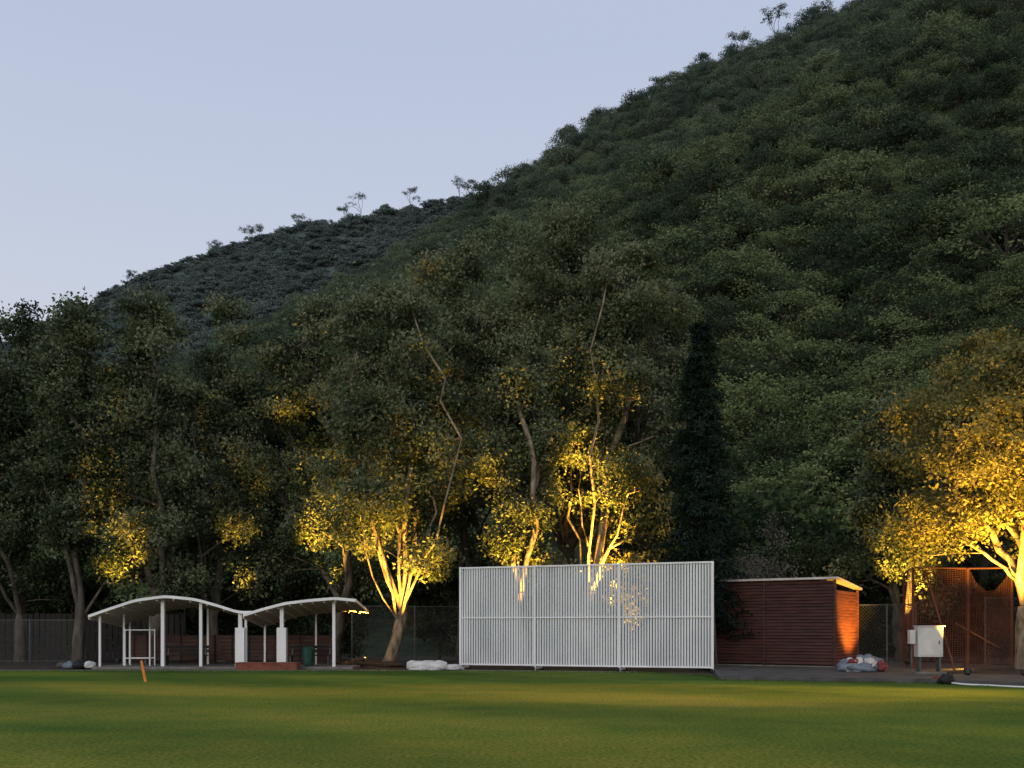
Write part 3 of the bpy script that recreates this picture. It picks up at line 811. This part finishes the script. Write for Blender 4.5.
b=B(); p=W(145.5,32.7); b.cyl(p,p+Vector((-.13,0,.66)),.045,M_orange,10,r2=.04); b.cyl(p+Vector((-.13,0,.66)),p+Vector((-.14,0,.70)),.04,M_orange,10,r2=.02); b.obj('boundary_stake')
def curve_tube(name, pts, r, m):
    cu=bpy.data.curves.new(name,'CURVE'); cu.dimensions='3D'; s=cu.splines.new('NURBS'); s.points.add(len(pts)-1)
    for i,q in enumerate(pts): s.points[i].co=(*q,1)
    s.use_endpoint_u=True; s.order_u=3; cu.bevel_depth=r; cu.bevel_resolution=2; cu.materials.append(m)
    return link(bpy.data.objects.new(name,cu))
curve_tube('garden_hose',[W(952,31,z=.06),W(965,30.6,z=.03),W(985,30.4,z=.03),W(1005,29.7,z=.03),W(1030,29.2,z=.03),W(1080,28,z=.03)],.025,M_white)
b=B(); lump(b,W(947,31.2,z=.14),(.28,.2,.18),M_black,12.1); lump(b,W(938,31.6,z=.16),(.15,.15,.1),M_tarpR,15.1); b.obj('kit_bag',smooth=True)
b=B(); lump(b,W(1020,37.5,z=.02),(2.6,1.8,.22),M_soil,31,40); b.obj('tree_bed',smooth=True)

# ------------------------------------------------------------------ floodlights in the trees
WARM=(1.0,0.50,0.06)
def flood(px,D,z,target,power,cone=95,blend=.7,size=.12):
    e=empty('ground_floodlight'); p=W(px,D,z=z); t=Vector(target); d=(t-p).normalized()
    b=B(); b.cyl(p-d*.28,p-d*.1,.09,M_lampb,12,r2=.14); b.bar(Vector((p.x,p.y,0))-Vector((0,0,.05)),p-d*.2,.04,M_lampb); b.obj('housing',e)
    l=bpy.data.lights.new('lamp','SPOT'); l.energy=power; l.color=WARM; l.spot_size=math.radians(cone); l.spot_blend=blend; l.shadow_soft_size=size
    o=link(bpy.data.objects.new('lamp',l)); o.location=p; o.rotation_euler=d.to_track_quat('-Z','Y').to_euler(); o.parent=e
flood(404,45.1,.35,W(390,47.2,z=11),19000,66)
flood(366,46.9,.3,W(352,48.2,z=12),22000,48)
flood(326,50.6,.4,W(318,52.4,z=16),42000,28)
flood(520,46.4,.4,W(508,48.4,z=10),26000,46)
flood(602,49.0,.4,W(600,51.2,z=15),80000,36)
flood(628,48.6,.4,W(624,50.5,z=6),6000,62)
flood(118,48.2,.4,W(120,50.5,z=10),22000,32)
flood(240,51.2,.4,W(241,53,z=11),15000,24)
flood(968,35.3,.4,W(985,38.0,z=8),20000,76)
flood(1024,35.0,.4,W(1020,37.5,z=11),18000,64)
flood(908,46.9,.3,W(905,49,z=12),30000,38)
flood(905,42.6,.5,W(850,44.2,z=2.6),2600,80)
flood(965,41.8,.3,W(950,39.8,z=2.5),900,120)
# out-of-frame floodlight and mast, added to rake warm light over the outfield
e=empty('unseen_floodlight'); p=Vector((27,27,7.5)); t=Vector((7.0,27.0,0)); d=(t-p).normalized()
b=B(); b.cyl((27.2,27,0),(27.2,27,7.7),.10,M_post,10,r2=.07); b.box(p-d*.25,(.4,.3,.3),M_lampb); b.obj('mast',e)
l=bpy.data.lights.new('lamp','SPOT'); l.energy=42000; l.color=(1,.50,.12); l.spot_size=math.radians(27); l.spot_blend=1.0; l.shadow_soft_size=.3
o=link(bpy.data.objects.new('lamp',l)); o.location=p; o.rotation_euler=d.to_track_quat('-Z','Y').to_euler(); o.parent=e

# ------------------------------------------------------------------ world, sun, camera
w=bpy.data.worlds.new('World'); scene.world=w; w.use_nodes=True; nt=w.node_tree; N=nt.nodes; L=nt.links; N.clear()
out=N.new('ShaderNodeOutputWorld'); bg=N.new('ShaderNodeBackground'); bg2=N.new('ShaderNodeBackground'); ad=N.new('ShaderNodeAddShader')
sky=N.new('ShaderNodeTexSky'); sky.sky_type='NISHITA'; sky.sun_disc=False
SE=math.radians(14); SR=math.radians(200)
sky.sun_elevation=SE; sky.sun_rotation=SR; sky.dust_density=3; sky.air_density=1.5
L.new(sky.outputs[0],bg.inputs[0]); bg.inputs[1].default_value=0.010
tc=N.new('ShaderNodeTexCoord'); sx=N.new('ShaderNodeSeparateXYZ'); L.new(tc.outputs['Generated'],sx.inputs[0])
cr=N.new('ShaderNodeValToRGB'); L.new(sx.outputs['Z'],cr.inputs[0])
cr.color_ramp.elements[0].position=0.0; cr.color_ramp.elements[0].color=(.67,.69,.74,1)
q=cr.color_ramp.elements.new(.5); q.color=(.47,.53,.69,1)
cr.color_ramp.elements[-1].position=1.0; cr.color_ramp.elements[-1].color=(.50,.55,.66,1)
L.new(cr.outputs[0],bg2.inputs[0]); bg2.inputs[1].default_value=1.0
L.new(bg.outputs[0],ad.inputs[0]); L.new(bg2.outputs[0],ad.inputs[1]); L.new(ad.outputs[0],out.inputs[0])
sl=bpy.data.lights.new('sun','SUN'); sl.energy=0.75; sl.angle=math.radians(25); sl.color=(1,.92,.80)
so=link(bpy.data.objects.new('sun',sl))
dirv=Vector((math.sin(SR)*math.cos(SE),math.cos(SR)*math.cos(SE),math.sin(SE)))
so.rotation_euler=dirv.to_track_quat('Z','Y').to_euler()

cd=bpy.data.cameras.new('camera'); cd.sensor_width=36; cd.lens=36*F/1024; cd.shift_y=(HZ-384)/1024; cd.clip_end=6000
co=link(bpy.data.objects.new('camera',cd)); co.location=(0,0,CAMH); co.rotation_euler=(math.radians(90),0,0)
scene.camera=co
scene.view_settings.view_transform='Standard'; scene.view_settings.look='None'; scene.view_settings.exposure=0
